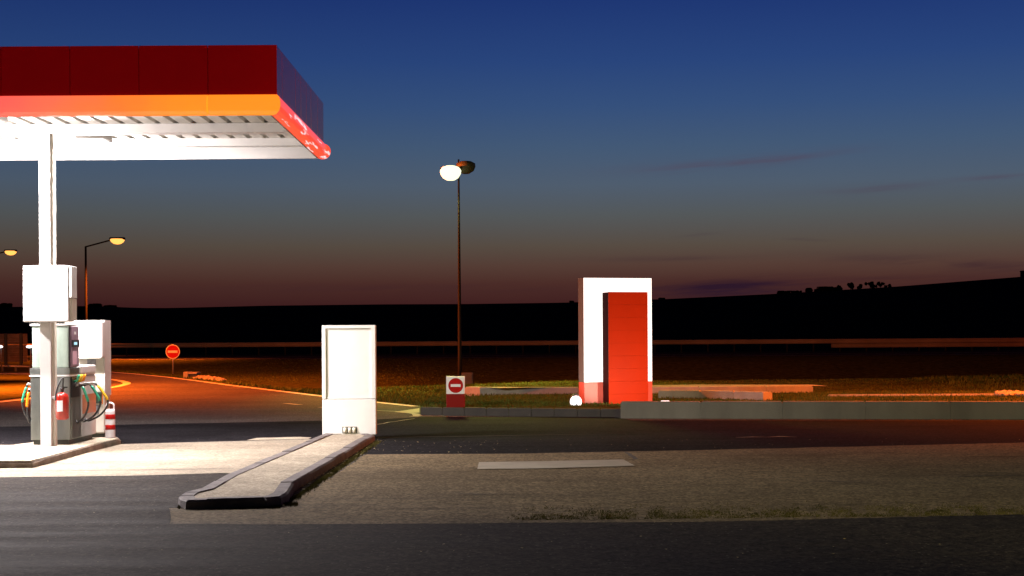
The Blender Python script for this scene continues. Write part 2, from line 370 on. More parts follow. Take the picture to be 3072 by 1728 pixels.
# darker asphalt nearest the pumps and in the front
def rough_edge(pts, amp, step=.5):
    out=[]
    for i in range(len(pts)):
        a=Vector((pts[i][0],pts[i][1])); b=Vector((pts[(i+1)%len(pts)][0],pts[(i+1)%len(pts)][1])); ln=(b-a).length
        k=max(1,min(160,int(ln/step)))
        for q in range(k):
            p=a.lerp(b,q/k); w_=amp if q else 0
            out.append((p.x+noise.noise(Vector((p.x*1.7,p.y*1.7,1)))*w_, p.y+noise.noise(Vector((p.x*1.7,p.y*1.7,9)))*w_))
    return out
def flat(name, pts, z, m, amp=0): return struct(name, MB().poly(rough_edge(pts,amp,.22) if amp else [(p[0],p[1]) for p in pts], z1=z), m)
flat('crossing_asphalt', [G(-1200,1300),G(330,1276),G(970,1263),G(1120,1260),G(1275,1251.5),G(1500,1251),G(1840,1252),G(1900,1262),G(3072,1262),G(3600,1262),G(3900,1325),G(3072,1330),G(2100,1353),G(1585,1363),G(1100,1366),G(940,1320),G(370,1336),G(-1200,1380)], .008, M_dark, .05)
flat('verge_lane', [G(1100,1366),G(1585,1363),G(2100,1353),G(3072,1330),G(3900,1312),G(4300,1530),G(3072,1548),G(2100,1571),G(1100,1577),G(508,1577),G(506,1528),G(850,1520),G(1000,1430)], .012, M_lane, .06)
flat('near_asphalt', [G(-900,1395),G(0,1437),G(396,1432),G(664,1424),G(850,1470),G(850,1520),G(506,1528),G(508,1577),G(1100,1577),G(2100,1571),G(3072,1548),G(4300,1530),(12,2.2),(-12,2.2),(-30,12)], .016, M_near, .05)
flat('concrete_apron', [G(-1500,1350),G(370,1336),G(930,1321),G(1000,1325),G(850,1430),G(664,1424),G(396,1432),G(0,1437),G(-1500,1450)], .020, M_conc)
struct('dark_lane_line', ribbon([G(1132,1313,.012),G(1250,1311,.012),G(1400,1309,.012),G(1620,1305,.012),G(1850,1302,.012)],[.10,.06,.07,.04,.01],.014), M_joint)  # thin dark line on the asphalt, tapering to the right
j = MB()
for a,b in ((G(-300,1421),G(243,1417)),(G(243,1417),G(700,1411)),):
    j.poly([(a.x,a.y-.012),(b.x,b.y-.012),(b.x,b.y+.012),(a.x,a.y+.012)], z1=.022)
struct('apron_joint', j, M_joint)
flat('concrete_strip', [G(740,1325),G(770,1318),G(900,1315),G(935,1317),G(925,1321)], .024, M_slab)
flat('repair_patch', [G(1432,1412),G(1437,1391),G(1640,1388),G(1870,1383),G(1905,1402),G(1640,1410)], .0205, mat('patch_concrete',(.26,.235,.18),.8,noise_amt=.2,nscale=2.2,bump=.3))
cr = MB(); cp=[G(1878,1357,.014),G(1889,1363,.014),G(1893,1368,.014),G(1901,1371,.014),G(1908,1378,.014)]
for a,b in zip(cp,cp[1:]): cr.poly([(a.x-.03,a.y),(a.x+.03,a.y),(b.x+.03,b.y),(b.x-.03,b.y)], z1=.016)
struct('road_crack', cr, M_joint)
for (w0,pp) in ((.05,[(2830,1432),(2900,1430),(2980,1427),(3072,1428)]),(.03,[(2400,1448),(2470,1445),(2560,1447),(2640,1449)]),(.02,[(2430,1354),(2500,1358)]),(.02,[(2560,1391),(2600,1390)]),(.04,[(1350,1480),(1430,1484),(1560,1482)]),(.02,[(2460,1366),(2500,1364)])):
    struct('tyre_mark', ribbon([G(a_,b_,.012) for a_,b_ in pp],[.004]+[w0]*(len(pp)-2)+[.004 if len(pp)>2 else w0*.4],.0165), mats.get('rubber_smear') or mat('rubber_smear',(.035,.03,.022),.9))
flat('motorway', [(-400,84),(400,84),(400,111),(-400,111)], .402, M_moto)
mk=MB(); mk.poly([(-400,85.2),(400,85.2),(400,85.4),(-400,85.4)], z1=.408); mk.poly([(-400,93.6),(400,93.6),(400,93.8),(-400,93.8)], z1=.408)
struct('motorway_marking', mk, M_paint)
# road edge line and other paint
struct('road_edge_line', ribbon([p+Vector((-.1,-.35,0)) for p in EDGE[:-2]], .22, .012), M_paint)
def catmull(pts,n=8):
    out=[]
    for i in range(len(pts)-1):
        p0=pts[max(0,i-1)];p1=pts[i];p2=pts[i+1];p3=pts[min(len(pts)-1,i+2)]
        for k in range(n):
            t=k/n; out.append(.5*((2*p1)+(p2-p0)*t+(2*p0-5*p1+4*p2-p3)*t*t+(3*p1-p0-3*p2+p3)*t**3))
    out.append(pts[-1]); return out
gore = catmull([G(-500,1122),G(0,1121),G(200,1128),G(330,1139),G(371,1146),G(380,1152),G(362,1158),G(330,1164),G(200,1182),G(75,1199),G(0,1207),G(-500,1262)])
struct('gore_line', ribbon(gore, .28, .013), M_paint)
gi = catmull([G(-500,1125),G(0,1125),G(180,1132),G(300,1142),G(328,1150),G(300,1160),G(180,1178),G(60,1195),G(-500,1256)])
struct('gore_grass', MB().poly([(p.x,p.y) for p in gi], z0=0, z1=.03), M_grass)
flat('lane_dash', [G(845,1211),G(868,1211),G(910,1215),G(888,1215.5)], .010, M_ypaint)
flat('lane_dash', [G(950,1223),G(975,1222),G(1010,1224),G(985,1225)], .010, M_ypaint)
struct('gore_stripe', ribbon([G(1100,1232),G(1200,1236),G(1246,1243),G(1254,1249),G(1240,1251)],[.10,.12,.15,.2,.2],.012), M_ypaint)
flat('gore_paint', [G(1182,1237),G(1258,1226),G(1258,1239),G(1225,1241)], .010, M_ypaint)
struct('scuff_line', ribbon([G(1128,1275),G(1150,1272),G(1166,1268),G(1185,1266),G(1215,1261),G(1245,1257)],[.06,.03,.05,.02,.04,.02],.010), M_ypaint)
struct('scuff_line', ribbon([G(1262,1249),G(1330,1250),G(1400,1252)],[.1,.06,.02],.012), M_ypaint)
struct('scuff_line', ribbon([G(2207,1315.5),G(2260,1314),G(2300,1314.6),G(2340,1312.5),G(2390,1314.5)],[.01,.05,.01,.07,.01],.018), M_ypaint)

# ------------------------------------------------------------------ pump island, centre island
IZ=.11
isl = [G(-500,1382,IZ),G(98,1382,IZ),G(182,1360,IZ),G(279,1334,IZ),G(363,1314.5,IZ),G(352,1309,IZ),G(240,1308,IZ),G(95,1326,IZ),G(0,1339,IZ),G(-500,1374,IZ)]
isl[0]=Vector((-16,isl[1].y,IZ)); isl[-1]=Vector((-16,isl[-2].y+.4,IZ))
t = thing('pump_island','long low concrete island with chamfered end under the pumps and white column','traffic island',(isl[2].x,isl[2].y,0))
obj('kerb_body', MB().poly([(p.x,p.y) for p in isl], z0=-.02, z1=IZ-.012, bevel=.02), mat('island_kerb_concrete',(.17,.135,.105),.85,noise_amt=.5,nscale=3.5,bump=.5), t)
CZ=.10
outer=[G(533,1486,CZ),G(548,1476,CZ),G(596,1465,CZ),G(671,1423,CZ),G(708,1408,CZ),G(876,1339,CZ),G(973,1300,CZ),G(1092,1296,CZ),G(1126,1304,CZ),G(1010,1372,CZ),G(885,1446,CZ),G(866,1477,CZ),G(845,1489,CZ),G(800,1494,CZ),G(620,1499,CZ),G(556,1500,CZ),G(538,1494,CZ)]
cx=sum(p.x for p in outer)/len(outer); cy=sum(p.y for p in outer)/len(outer)
ctr = thing('centre_island','narrow concrete island with dark kerbstones and rounded near end, in front of the white cabinet','traffic island',(cx,cy,0))
def inset(pts,d):
    n=len(pts); out=[]
    A=sum(pts[i].x*pts[(i+1)%n].y-pts[(i+1)%n].x*pts[i].y for i in range(n)); sg = 1 if A>0 else -1
    for i in range(n):
        a=pts[i-1];b=pts[i];c=pts[(i+1)%n]
        e1=(b-a).normalized();e2=(c-b).normalized()
        n1=Vector((-e1.y,e1.x,0))*sg; n2=Vector((-e2.y,e2.x,0))*sg; m=(n1+n2)
        m/=max(.35,m.length_squared/2) if m.length>0 else 1
        out.append(b+m*d)
    return out
for p in outer: p.z=0
inn = inset(outer,.15)
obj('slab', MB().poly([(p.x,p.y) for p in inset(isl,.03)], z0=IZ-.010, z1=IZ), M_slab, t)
kb=bmesh.new(); n=len(outer)
# kerbstones: cut the ring into stones with small joints
def ring_stones(bmk, po, pi, h, stone=.9, gap=.012, z0=-.02):
    pos=0
    segs=[]
    for i in range(len(po)):
        a,b=po[i],po[(i+1)%len(po)]; c,d=pi[i],pi[(i+1)%len(pi)]
        ln=(b-a).length; k=max(1,round(ln/stone)); 
        for q in range(k):
            t0=q/k+(gap/ln if k>1 or ln>.4 else 0); t1=(q+1)/k
            jit=random.uniform(-.006,.006); ju=random.uniform(-.008,.008)
            o0=a.lerp(b,t0);o1=a.lerp(b,t1);i0=c.lerp(d,t0);i1=c.lerp(d,t1)
            vs=[]
            for (p,zz) in ((o0,z0),(o1,z0),(o1+(i1-o1)*.06,h-.02),(o0+(i0-o0)*.06,h-.02),(o1+(i1-o1)*.2,h+jit),(o0+(i0-o0)*.2,h+jit),(i1,h+jit),(i0,h+jit),(i1,z0),(i0,z0)):
                vs.append(bmk.verts.new((p.x,p.y,zz)))
            for f in ((0,1,2,3),(3,2,4,5),(5,4,6,7),(7,6,8,9),(0,3,5,7,9),(1,8,6,4,2)):
                bmk.faces.new([vs[x] for x in f])
ring_stones(kb, outer, inn, CZ)
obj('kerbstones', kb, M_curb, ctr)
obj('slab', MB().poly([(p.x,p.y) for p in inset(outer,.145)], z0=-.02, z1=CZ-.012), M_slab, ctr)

# ------------------------------------------------------------------ station canopy
XR=-2.86; YF=17.42; YB=21.75; ZT=5.2; ZB=4.595; ZL=4.35; XL=-16.0
can = thing('station_canopy','flat red filling station canopy with orange lit band and white underside on a white column','canopy',(-6.6,19.9,0))
pw=.845; k=0; x=XR
while x > XL:
    obj('fascia_panel', MB().box(max(x-pw+.004,XL), x-(0 if k==0 else .004), YF, YF+.04, ZB, ZT), M_red, can); x-=pw; k+=1
sx=[829,848,888,904,920,934,953,973]
sY=[YF+.041]+[ (F*(-XR))/(1536-q-4) for q in sx[1:-1]]+[YB]
for a,b in zip(sY,sY[1:]):
    obj('fascia_panel', MB().box(XR-.04, XR-.003, a, b-.012, ZB, ZT-.003, bevel=.003), M_red, can)
obj('fascia_panel', MB().box(XL, XR-.045, YB-.04, YB, ZL+.0, ZT-.004), M_white, can)['label']='white rear panel seen from below'
obj('fascia_light_stop', MB().box(XL, XR-.045, YF+.045, YF+.055, ZB+.01, ZT-.02), M_seam, can)  # unseen dark sheets added to stop canopy light leaking through the panel gaps
obj('fascia_light_stop', MB().box(XR-.055, XR-.045, YF+.06, YB-.05, ZB+.01, ZT-.02), M_seam, can)
obj('roof_sheet', MB().box(XL, XR-.06, YF+.06, YB-.055, ZT-.12, ZT-.09), M_deck, can)
prof=[(0,0),(.03,-.03),(.048,-.09),(.048,-.15),(.03,-.2),(-.01,-.235),(-.06,-.245),(-.08,-.24),(-.08,0)]
for a,b in ((XL,-6.258),(-6.243,-3.715),(-3.700,XR)):
    m=MB()
    end = (b==XR)
    A=[(a,YF-o,ZB-.004+z) for o,z in prof]; B=[(b+(o if end else 0),YF-o,ZB-.004+z) for o,z in prof]
    m.sweep(prof,A,B)
    for f in m.bm.faces: f.smooth=False
    obj('lit_band', m, M_band, can)
m=MB(); m.sweep(prof,[(XR+.002+o,YF-o+.002,ZB-.004+z) for o,z in prof],[(XR+.002+o,YB,ZB-.004+z) for o,z in prof])
bs=obj('lit_band', m, M_bands, can); bs['label']='pink red lit side band'
# rounded far end of the side band
obj('band_end_cap', MB().lathe([(.0,0),(.07,.0),(.115,.03),(.122,.06),(.115,.09),(.07,.12),(.0,.122)],(XR-.02,YB-.02,ZB-.13),seg=18,ax='Y'), M_bands, can)
# trapezoidal deck: ribs run front to back
zd=4.62; bmd=bmesh.new(); x=XR-.1; pts=[]
while x>XL:
    pts += [(x,zd),(x-.168,zd),(x-.188,zd+.06),(x-.23,zd+.06)]; x-=.25
pts.append((XL,zd))
va=[bmd.verts.new((q[0],YF+.06,q[1])) for q in pts]; vb=[bmd.verts.new((q[0],YB-.045,q[1])) for q in pts]
for i in range(len(pts)-1): bmd.faces.new((va[i],va[i+1],vb[i+1],vb[i]))
obj('ceiling_deck', bmd, M_deck, can)
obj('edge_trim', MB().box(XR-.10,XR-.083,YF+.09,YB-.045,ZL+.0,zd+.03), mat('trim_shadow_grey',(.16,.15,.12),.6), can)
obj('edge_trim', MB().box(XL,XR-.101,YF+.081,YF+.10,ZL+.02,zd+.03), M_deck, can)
obj('cross_beam', MB().box(XL,XR-.12,19.86,20.1,4.49,4.615), M_white, can)
obj('cross_beam', MB().box(XL,XR-.12,21.35,21.5,4.50,4.615), M_white, can)
cxl=P(118,740,19.9).x; cxr=P(150,740,19.9).x; 
col=obj('column', MB().box(cxl,cxr,19.9,20.1,IZ,4.49), M_colw, can)
obj('cable_cover', MB().box(cxr,cxr+.035,19.97,20.06,IZ,4.49), M_cream, can)
# haunch brackets between column and beam
for sgn in (1,-1):
    m=MB(); x0 = cxr+.036 if sgn>0 else cxl
    A=[(x0,19.97,4.28),(x0+sgn*.30,19.97,4.44),(x0+sgn*.30,19.97,4.488),(x0,19.97,4.488)]
    m.sweep(None,A,[(p[0],p[1]+.06,p[2]) for p in A]); obj('bracket', m, M_cream, can)
# notice box on the column
bx0=P(68,880,19.6).x; bx1=P(205,880,19.6).x; bz0=P(130,966,19.6).z; bz1=P(130,796,19.6).z
nb=obj('notice_box', MB().box(bx0,bx1,19.60,19.885,bz0,bz1,bevel=.02), M_colw, can)
obj('side_flap', MB().box(bx1+.002,bx1+.04,19.62,19.86,bz0+.33,bz1-.01,bevel=.006), M_white, nb)
obj('side_flap', MB().box(bx1+.002,bx1+.035,19.66,19.86,bz0+.03,bz0+.32), M_cream, nb)
# luminaires under the deck
def lum(x,y,p,aim=None):
    o=obj('ceiling_light', MB().box(x-.24,x+.24,y-.24,y+.24,4.50,4.60,bevel=.015), M_white, can)
    obj('lens', MB().box(x-.2,x+.2,y-.2,y+.2,4.36,4.498,bevel=.03), M_lensw, o)
    l=light('AREA','canopy_light_beam',(x,y,4.35),p,WHITE,size=.4,aim=(x,y,0),parent=can); light('POINT','canopy_bounce_fill',(x,y,4.24),p*.62,WHITE,size=.12,parent=can); return l  # point lamp added below each fixture, standing in for bounce onto the deck
for (x,y,p) in ((-6.95,18.75,420),(-6.1,20.7,480),(-9.2,18.75,800),(-9.4,20.7,330),(-12,19.3,400)): lum(x,y,p)

# ------------------------------------------------------------------ fuel pump
px0=-6.86; px1=-6.30; py0=20.25; py1=21.45
pump=thing('fuel_pump','grey steel fuel pump with coloured hoses behind the white column','fuel pump',((px0+px1)/2,(py0+py1)/2,IZ))
obj('plinth', MB().box(px0+.03,px1-.03,py0+.03,py1-.03,IZ,IZ+.07), M_dkgrey, pump)
obj('lower_cabinet', MB().box(px0,px1,py0,py1,IZ+.07,1.08,bevel=.008), M_steel, pump)
obj('steel_trim', MB().box(px0-.012,px1+.012,py0-.012,py1,1.083,1.105), M_white, pump)
obj('steel_trim', MB().box(px0-.006,px1+.006,py0-.006,py0+.45,1.107,1.20,bevel=.006), M_steel, pump)
obj('nozzle_boot', MB().box(px1-.2,px1+.03,py0+.46,py1-.02,1.107,1.225,bevel=.02), M_white, pump)
hd=obj('pump_head', MB().box(px0+.025,px1-.01,py0,py0+.38,1.203,1.80,bevel=.015), M_gsteel, pump)
obj('top_cap', MB().box(px0,px1+.012,py0-.02,py0+.40,1.803,1.83,bevel=.01), M_white, hd)
sp=obj('display_panel', MB().box(px1-.008,px1+.022,py0+.03,py0+.37,1.215,1.795,bevel=.006), M_mauve, hd)
obj('dark_surround', MB().box(px1+.023,px1+.027,py0+.02,py0+.38,1.50,1.60), M_black, hd)
obj('lit_readout', MB().box(px1+.028,px1+.030,py0+.12,py0+.26,1.53,1.57), M_lcd, hd)
obj('price_label', MB().box(px1+.023,px1+.026,py0+.07,py0+.25,1.25,1.44), M_pink, hd)
obj('price_label', MB().box(px1+.023,px1+.026,py0+.14,py0+.22,1.68,1.72), M_sticker, hd)
obj('dark_edge', MB().box(px1-.012,px1-.002,py0-.004,py0+.025,1.21,1.795), M_black, hd)
obj('recess_shade_plate', MB().box(px1+.001,px1+.012,py0+.05,py0+.42,.78,1.075), M_black, pump)  # flat black plate; the shade of the recess is put into its colour
rb=MB()
for k in range(7): rb.box(px1+.001,px1+.018,py0+.04+k*.062,py0+.075+k*.062,IZ+.08,.76)
obj('ribbed_panel', rb, M_steel, pump)
obj('side_panel', MB().box(px1+.001,px1+.022,py0+.50,py1-.01,IZ+.08,1.07,bevel=.01), M_white, pump)
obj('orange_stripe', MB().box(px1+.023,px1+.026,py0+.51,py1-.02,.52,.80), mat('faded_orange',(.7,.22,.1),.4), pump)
def hose(x,y,side,col,dx,zt=.93,zb=.42):
    s=side
    pts=catmull([Vector((x,y,zt)),Vector((x+s*dx*.45,y-.02,zt+.04)),Vector((x+s*dx*.85,y-.03,zt-.12)),Vector((x+s*dx,y-.02,zt-.26)),Vector((x+s*dx*.7,y+.0,zt-.42)),Vector((x+s*dx*.2,y+.03,zb)),Vector((x,y+.05,zb+.02))],6)
    h=obj('hose', MB().tube(pts,.014,8), M_black, pump)
    obj('swivel', MB().tube(pts[2:8],.019,8), M_galv, h)
    obj('sleeve', MB().tube(pts[8:17],.020,8), col, h)
for (yy,c,dx) in ((20.38,M_green,.20),(20.62,M_green,.30),(20.8,M_yellow,.36)): hose(px1+.03,yy,1,c,dx)
hose(px0-.01,20.4,-1,M_green,.15); hose(px0-.01,20.33,-1,M_orange,.06,.86); hose(px0-.01,20.6,-1,M_yellow,.05,.84)
for (yy,c) in ((20.4,M_green),(20.55,M_yellow),(20.7,M_orange)):
    obj('nozzle', MB().tube([(px1+.01,yy,1.0),(px1+.07,yy-.03,1.02),(px1+.10,yy-.05,1.10)],.018,8), c, pump)

# ------------------------------------------------------------------ second cabinet behind the pump
ka=P(196,1300,21.7).x; kb_=P(316,1300,21.7).x
kio=thing('payment_kiosk','tall white payment kiosk with rounded upper box and small dull screen behind the pump','payment kiosk',((ka+kb_)/2,21.85,IZ))
obj('plinth', MB().box(ka+.02,kb_-.03,21.74,22.0,IZ-.08,IZ+.06), M_dkgrey, kio)
obj('cabinet', MB().box(ka,kb_-.012,21.7,22.02,IZ+.062,1.9,bevel=.02), M_cream, kio)
obj('side_edge', MB().box(kb_-.011,kb_,21.69,22.03,.75,1.9), M_white, kio)
z0=P(270,1075,21.55).z; z1=P(270,962,21.55).z
ub=obj('upper_box', MB().box(P(214,1000,21.55).x,P(309,1000,21.55).x,21.5,21.695,z0,z1,bevel=.035), M_white, kio)
obj('lip', MB().box(P(232,1000,21.55).x,P(305,1000,21.55).x,21.48,21.6,z0+.0,z0+.018,bevel=.006), M_cream, ub)
def plate(name,x0,x1,y0,y1,Y,m,par,th=.006,bev=0):
    a=P(x0,y1,Y);b=P(x1,y0,Y); return obj(name, MB().box(a.x,b.x,Y-th,Y,a.z,b.z,bevel=bev), m, par)
plate('notice',262,288,1078,1103,21.699,M_grey,kio)
plate('screen_frame',281,307,1165,1212,21.699,M_cream,kio,.012)
plate('screen',283,306,1176,1210,21.685,M_screen,kio,.004,.001)
plate('keypad',285,297,1215,1241,21.699,M_grey,kio)
plate('orange_flash',305,309,1178,1212,21.684,mat('orange_edge',(.75,.2,.05),.4),kio,.003)

# ------------------------------------------------------------------ bollard
bc=G(331,1314,IZ)
bol=thing('bollard','white plastic bollard with two red bands and loop handle at the island end','bollard',(bc.x,bc.y,IZ))
r=.075
obj('post', MB().lathe([(r,0),(r,.012),(r*.97,.4),(r*.93,.43),(r*.6,.44)],(bc.x,bc.y,IZ),24), mat('bollard_white',(.75,.72,.72),.35,noise_amt=.08), bol)
for z in (.165,.325):
    o=obj('red_band', MB().lathe([(r*.995,z-.036),(r*1.0,z-.035),(r*.995,z+.035),(r*.99,z+.036)],(bc.x,bc.y,IZ+.0),24), M_sred, bol)
obj('handle', MB().tube(catmull([Vector((bc.x-.055,bc.y,IZ+.42)),Vector((bc.x-.056,bc.y,IZ+.49)),Vector((bc.x-.03,bc.y,IZ+.528)),Vector((bc.x+.03,bc.y,IZ+.528)),Vector((bc.x+.056,bc.y,IZ+.49)),Vector((bc.x+.055,bc.y,IZ+.42))],5),.014,8), mats['bollard_white'], bol)

# ------------------------------------------------------------------ fire extinguisher
ec=P(187,1218,19.78)
ext=thing('fire_extinguisher','red fire extinguisher with white sticker and black hose hanging beside the column','fire extinguisher',(ec.x,ec.y,ec.z-.19))
r=.088
obj('cylinder', MB().lathe([(r*.75,-.188),(r,-.165),(r,.12),(r*.85,.16),(r*.4,.185),(.02,.19)],ec,24), M_ext, ext)
obj('valve', MB().lathe([(.02,.185),(.022,.23),(.03,.235),(.03,.25),(.015,.26)],ec,12), M_black, ext)
obj('handle', MB().box(ec.x-.02,ec.x+.07,ec.y-.012,ec.y+.012,ec.z+.25,ec.z+.27), M_black, ext)
obj('hose', MB().tube(catmull([ec+Vector((.01,-.02,.24)),ec+Vector((.03,-.05,.38)),ec+Vector((-.0,-.06,.36)),ec+Vector((-.05,-.09,.22)),ec+Vector((-.06,-.1,.08))],7),.011,8), M_black, ext)
lb=bmesh.new(); pr=None
for k in range(7):
    a=R(-125+k*9.5); p0=lb.verts.new((ec.x+math.cos(a)*(r+.002),ec.y+math.sin(a)*(r+.002),ec.z-.07)); p1=lb.verts.new((ec.x+math.cos(a)*(r+.002),ec.y+math.sin(a)*(r+.002),ec.z+.08))
    if pr: lb.faces.new((pr[0],p0,p1,pr[1]))
    pr=(p0,p1)
obj('sticker', lb, M_sticker, ext)
obj('hanger', MB().box(cxr+.03,ec.x,ec.y+.07,ec.y+.2,ec.z+.1,ec.z+.13), M_galv, ext)

# ------------------------------------------------------------------ white cabinet on the centre island
TY=22.45
a=P(967,1300,TY);b=P(1126,975,TY)
tm=thing('card_terminal','tall white blank cabinet with recessed front, small vent at its foot, far end of island','cabinet',((a.x+b.x)/2,TY,CZ))
zs=P(1040,1197,TY).z
obj('lower_cabinet', MB().box(a.x,b.x,TY,TY+.16,CZ-.02,zs-.006,bevel=.008), M_white, tm)
obj('upper_cabinet', MB().box(a.x,b.x,TY+.02,TY+.16,zs,b.z,bevel=.008), M_white, tm)
fr=MB(); zb=zs+.004; zt=b.z-.0
fr.box(a.x+.002,a.x+.06,TY-.005,TY+.019,zb,zt-.002,bevel=.004); fr.box(b.x-.07,b.x-.002,TY-.005,TY+.019,zb,zt-.002,bevel=.004)
fr.box(a.x+.061,b.x-.071,TY-.005,TY+.019,zt-.05,zt-.002,bevel=.004); fr.box(a.x+.061,b.x-.071,TY+.012,TY+.019,zb,zb+.03)
obj('front_frame', fr, M_white, tm)
va_=P(1027,1300,TY);vb_=P(1071,1280,TY)
vt=obj('vent', MB().box(va_.x,vb_.x,TY-.006,TY-.001,va_.z,vb_.z), M_dkgrey, tm)
for k in range(3):
    xx=va_.x+.045+k*.072; obj('vent_bar', MB().tube([(xx,TY-.012,va_.z+.01),(xx,TY-.012,vb_.z-.012)],.027,12), M_cream, vt)

# ------------------------------------------------------------------ verge kerb, low wall and back kerbs
VZ=.165
k0=G(1262,1246);k1=Vector((wl.x+.1,wl.y+.35,0))
vk=thing('verge_kerb','low dark kerb in front of the no entry box, starting at the painted nose','kerb',(k0.x,k0.y,0))
m=MB()
nn=9
for i in range(nn):
    p=k0.lerp(k1,i/nn); q=k0.lerp(k1,(i+1)/nn); q=q-(q-p).normalized()*.01
    m.poly([(p.x,p.y),(q.x,q.y),(q.x,q.y+.16),(p.x,p.y+.16)], z0=-.02, z1=VZ+random.uniform(-.004,.004), bevel=.015)
obj('kerbstone_row', m, mat('verge_kerb_stone',(.038,.032,.026),.8,noise_amt=.3,nscale=3,bump=.4), vk)
e0=k0; e1=k0+Vector((-.05,4.6,0))
struct('verge', MB().poly([(k0.x-.0,k0.y+.161),(k1.x,k1.y+.161),(wr.x+12,wr.y-.3),(wr.x+14,36.2),(8,36.2),(3,36.4),(0,36.3),(-1.2,35.3),(k0.x-.02,33.2)], z0=-.05, z1=VZ-.02), M_grass)
wa=thing('low_wall','long low grey concrete wall running to the right edge in front of the verge','wall',(wl.x,wl.y,0))
wr2=wr+(wr-wl).normalized()*8
d=(wr2-wl); d.z=0; d.normalize(); nrm=Vector((-d.y,d.x,0))
m=MB(); seg=10; L_=(wr2-wl).length
for i in range(seg):
    p=wl+d*(L_*i/seg); q=wl+d*(L_*(i+1)/seg-.004)
    m.poly([(p.x,p.y),(q.x,q.y),(q.x+nrm.x*.3,q.y+nrm.y*.3),(p.x+nrm.x*.3,p.y+nrm.y*.3)], z0=-.03, z1=.335 if i else .33, bevel=.02)
obj('concrete_block_row', m, M_wall, wa)
# kerb of the far lane (pale, sodium lit)
def kerb_run(name,label,pts,h,wd,m_):
    o=thing(name,label,'kerb',(pts[0].x,pts[0].y,0)); mm=MB()
    for i in range(len(pts)-1):
        p,q=pts[i],pts[i+1]; dd=(q-p); dd.z=0; dd.normalize(); n_=Vector((-dd.y,dd.x,0))
        q=q-dd*.006
        mm.poly([(p.x,p.y),(q.x,q.y),(q.x+n_.x*wd,q.y+n_.y*wd),(p.x+n_.x*wd,p.y+n_.y*wd)], z0=-.05, z1=h if not isinstance(h,(list,tuple)) else h[i], bevel=.02)
    obj('kerbstone_row',mm,m_,o); return o
bk=[P(1395,1204,37.6),P(1440,1204,37.2),P(1560,1203,36.9),P(1735,1201,36.7),P(1900,1200,36.6),P(2100,1199,36.6),P(2300,1198,36.6),P(2440,1197,36.6)]
for p in bk: p.z=0
kerb_run('far_kerb','pale curved kerb behind the totem, lit orange',bk,.30,.3,M_pave)
flat('far_pavement', [(bk[1].x,bk[1].y+.2),(bk[3].x,bk[3].y+.3),(bk[-1].x,bk[-1].y+.3),tuple(G(2486,1193))[:2],tuple(G(2440,1176,.1))[:2],tuple(G(2100,1176,.1))[:2],tuple(G(1800,1180,.1))[:2],tuple(G(1500,1187,.1))[:2]], .298, M_pave)
nk=[P(1975,1207,33.5),P(2100,1207,33.2),P(2200,1206,32.6),P(2290,1204,32.0)]
for i,p in enumerate(nk): p.z=0
kerb_run('nose_kerb','short pale kerb nose behind the low wall beside the totem, lit orange',nk,.33,.35,M_pave)
tl=[G(2486,1195,.1),G(2800,1193.5,.1),G(3072,1192,.1),G(3500,1190,.1)]
kerb_run('rear_kerb','thin pale kerb line at the foot of the orange lit grass bank',tl,.19,.14,M_pave)

# ------------------------------------------------------------------ no entry signs
def disc(mb,c,r,th,seg=40): return mb.lathe([(r,0),(r,th)],c,seg,ax='Y')
SY=29.75
a=P(1339,1216,SY);b=P(1394,1129,SY); zz=P(1366,1182,SY).z
sb=thing('no_entry_box','short white and red box sign with a red no entry disc on the verge','sign',((a.x+b.x)/2,SY,VZ-.02))
obj('lower_panel', MB().box(a.x,b.x,SY,SY+.16,VZ-.03,zz-.002,bevel=.008), mat('dark_sign_red',(.2,.002,.001),.35,spec=.3), sb)
obj('upper_panel', MB().box(a.x,b.x,SY,SY+.16,zz,b.z,bevel=.008), M_swhite, sb)
c=P(1367,1156.5,SY-.008); dk=obj('no_entry_disc', disc(MB(),(c.x,SY-.007,c.z),.155,.006), M_sred, sb)
obj('white_bar', MB().box(c.x-.105,c.x+.105,SY-.012,SY-.008,c.z-.028,c.z+.028), M_swhite, dk)
RY=67
c=P(519,1055,RY); base=gz(c.x,RY)
rs=thing('no_entry_sign','round red no entry road sign on a short post by the orange lit road','sign',(c.x,RY,base))
obj('pole', MB().tube([(c.x,RY,base-.2),(c.x,RY,c.z+.36)],.032,8), M_galv, rs)
dd=obj('disc', disc(MB(),(c.x,RY-.06,c.z),.335,.02), M_swhite, rs)
obj('red_face', disc(MB(),(c.x,RY-.066,c.z),.30,.005), M_sred, dd)
obj('white_bar', MB().box(c.x-.23,c.x+.23,RY-.073,RY-.067,c.z-.055,c.z+.055), M_swhite, dd)

# ------------------------------------------------------------------ price totem
s0=G(1753,1212,.14)
tx,ty=G(1753,1211,.145).x, 31.0
tx=P(1753,1211,31.0).x
tot=thing('station_totem','tall white illuminated totem with an orange red panel and red foot','totem',(tx,ty,.14),rz=R(17))
W=1.60;H=P(1753,833,31).z-.14; rz_=.61-.14
o=obj('red_foot', MB().box(0,W,0,.36,0,rz_-.003,bevel=.006), M_redb, tot, local=True)
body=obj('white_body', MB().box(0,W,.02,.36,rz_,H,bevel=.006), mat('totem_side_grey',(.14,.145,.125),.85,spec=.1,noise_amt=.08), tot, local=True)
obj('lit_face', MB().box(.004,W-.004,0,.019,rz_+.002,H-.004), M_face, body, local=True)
rp=MB(); x0=.43; x1=1.345; n=9; h0=-.06; ht=2.58-.14-.0; top=P(1822,877,31.1).z-.14
for k in range(n):
    za=h0+(top-h0)*k/n; zb_=h0+(top-h0)*(k+1)/n-.0018
    rp.box(x0,x1,-.38,-.362,za,zb_,bevel=.003)
obj('red_panel', rp, M_redm, tot, local=True)
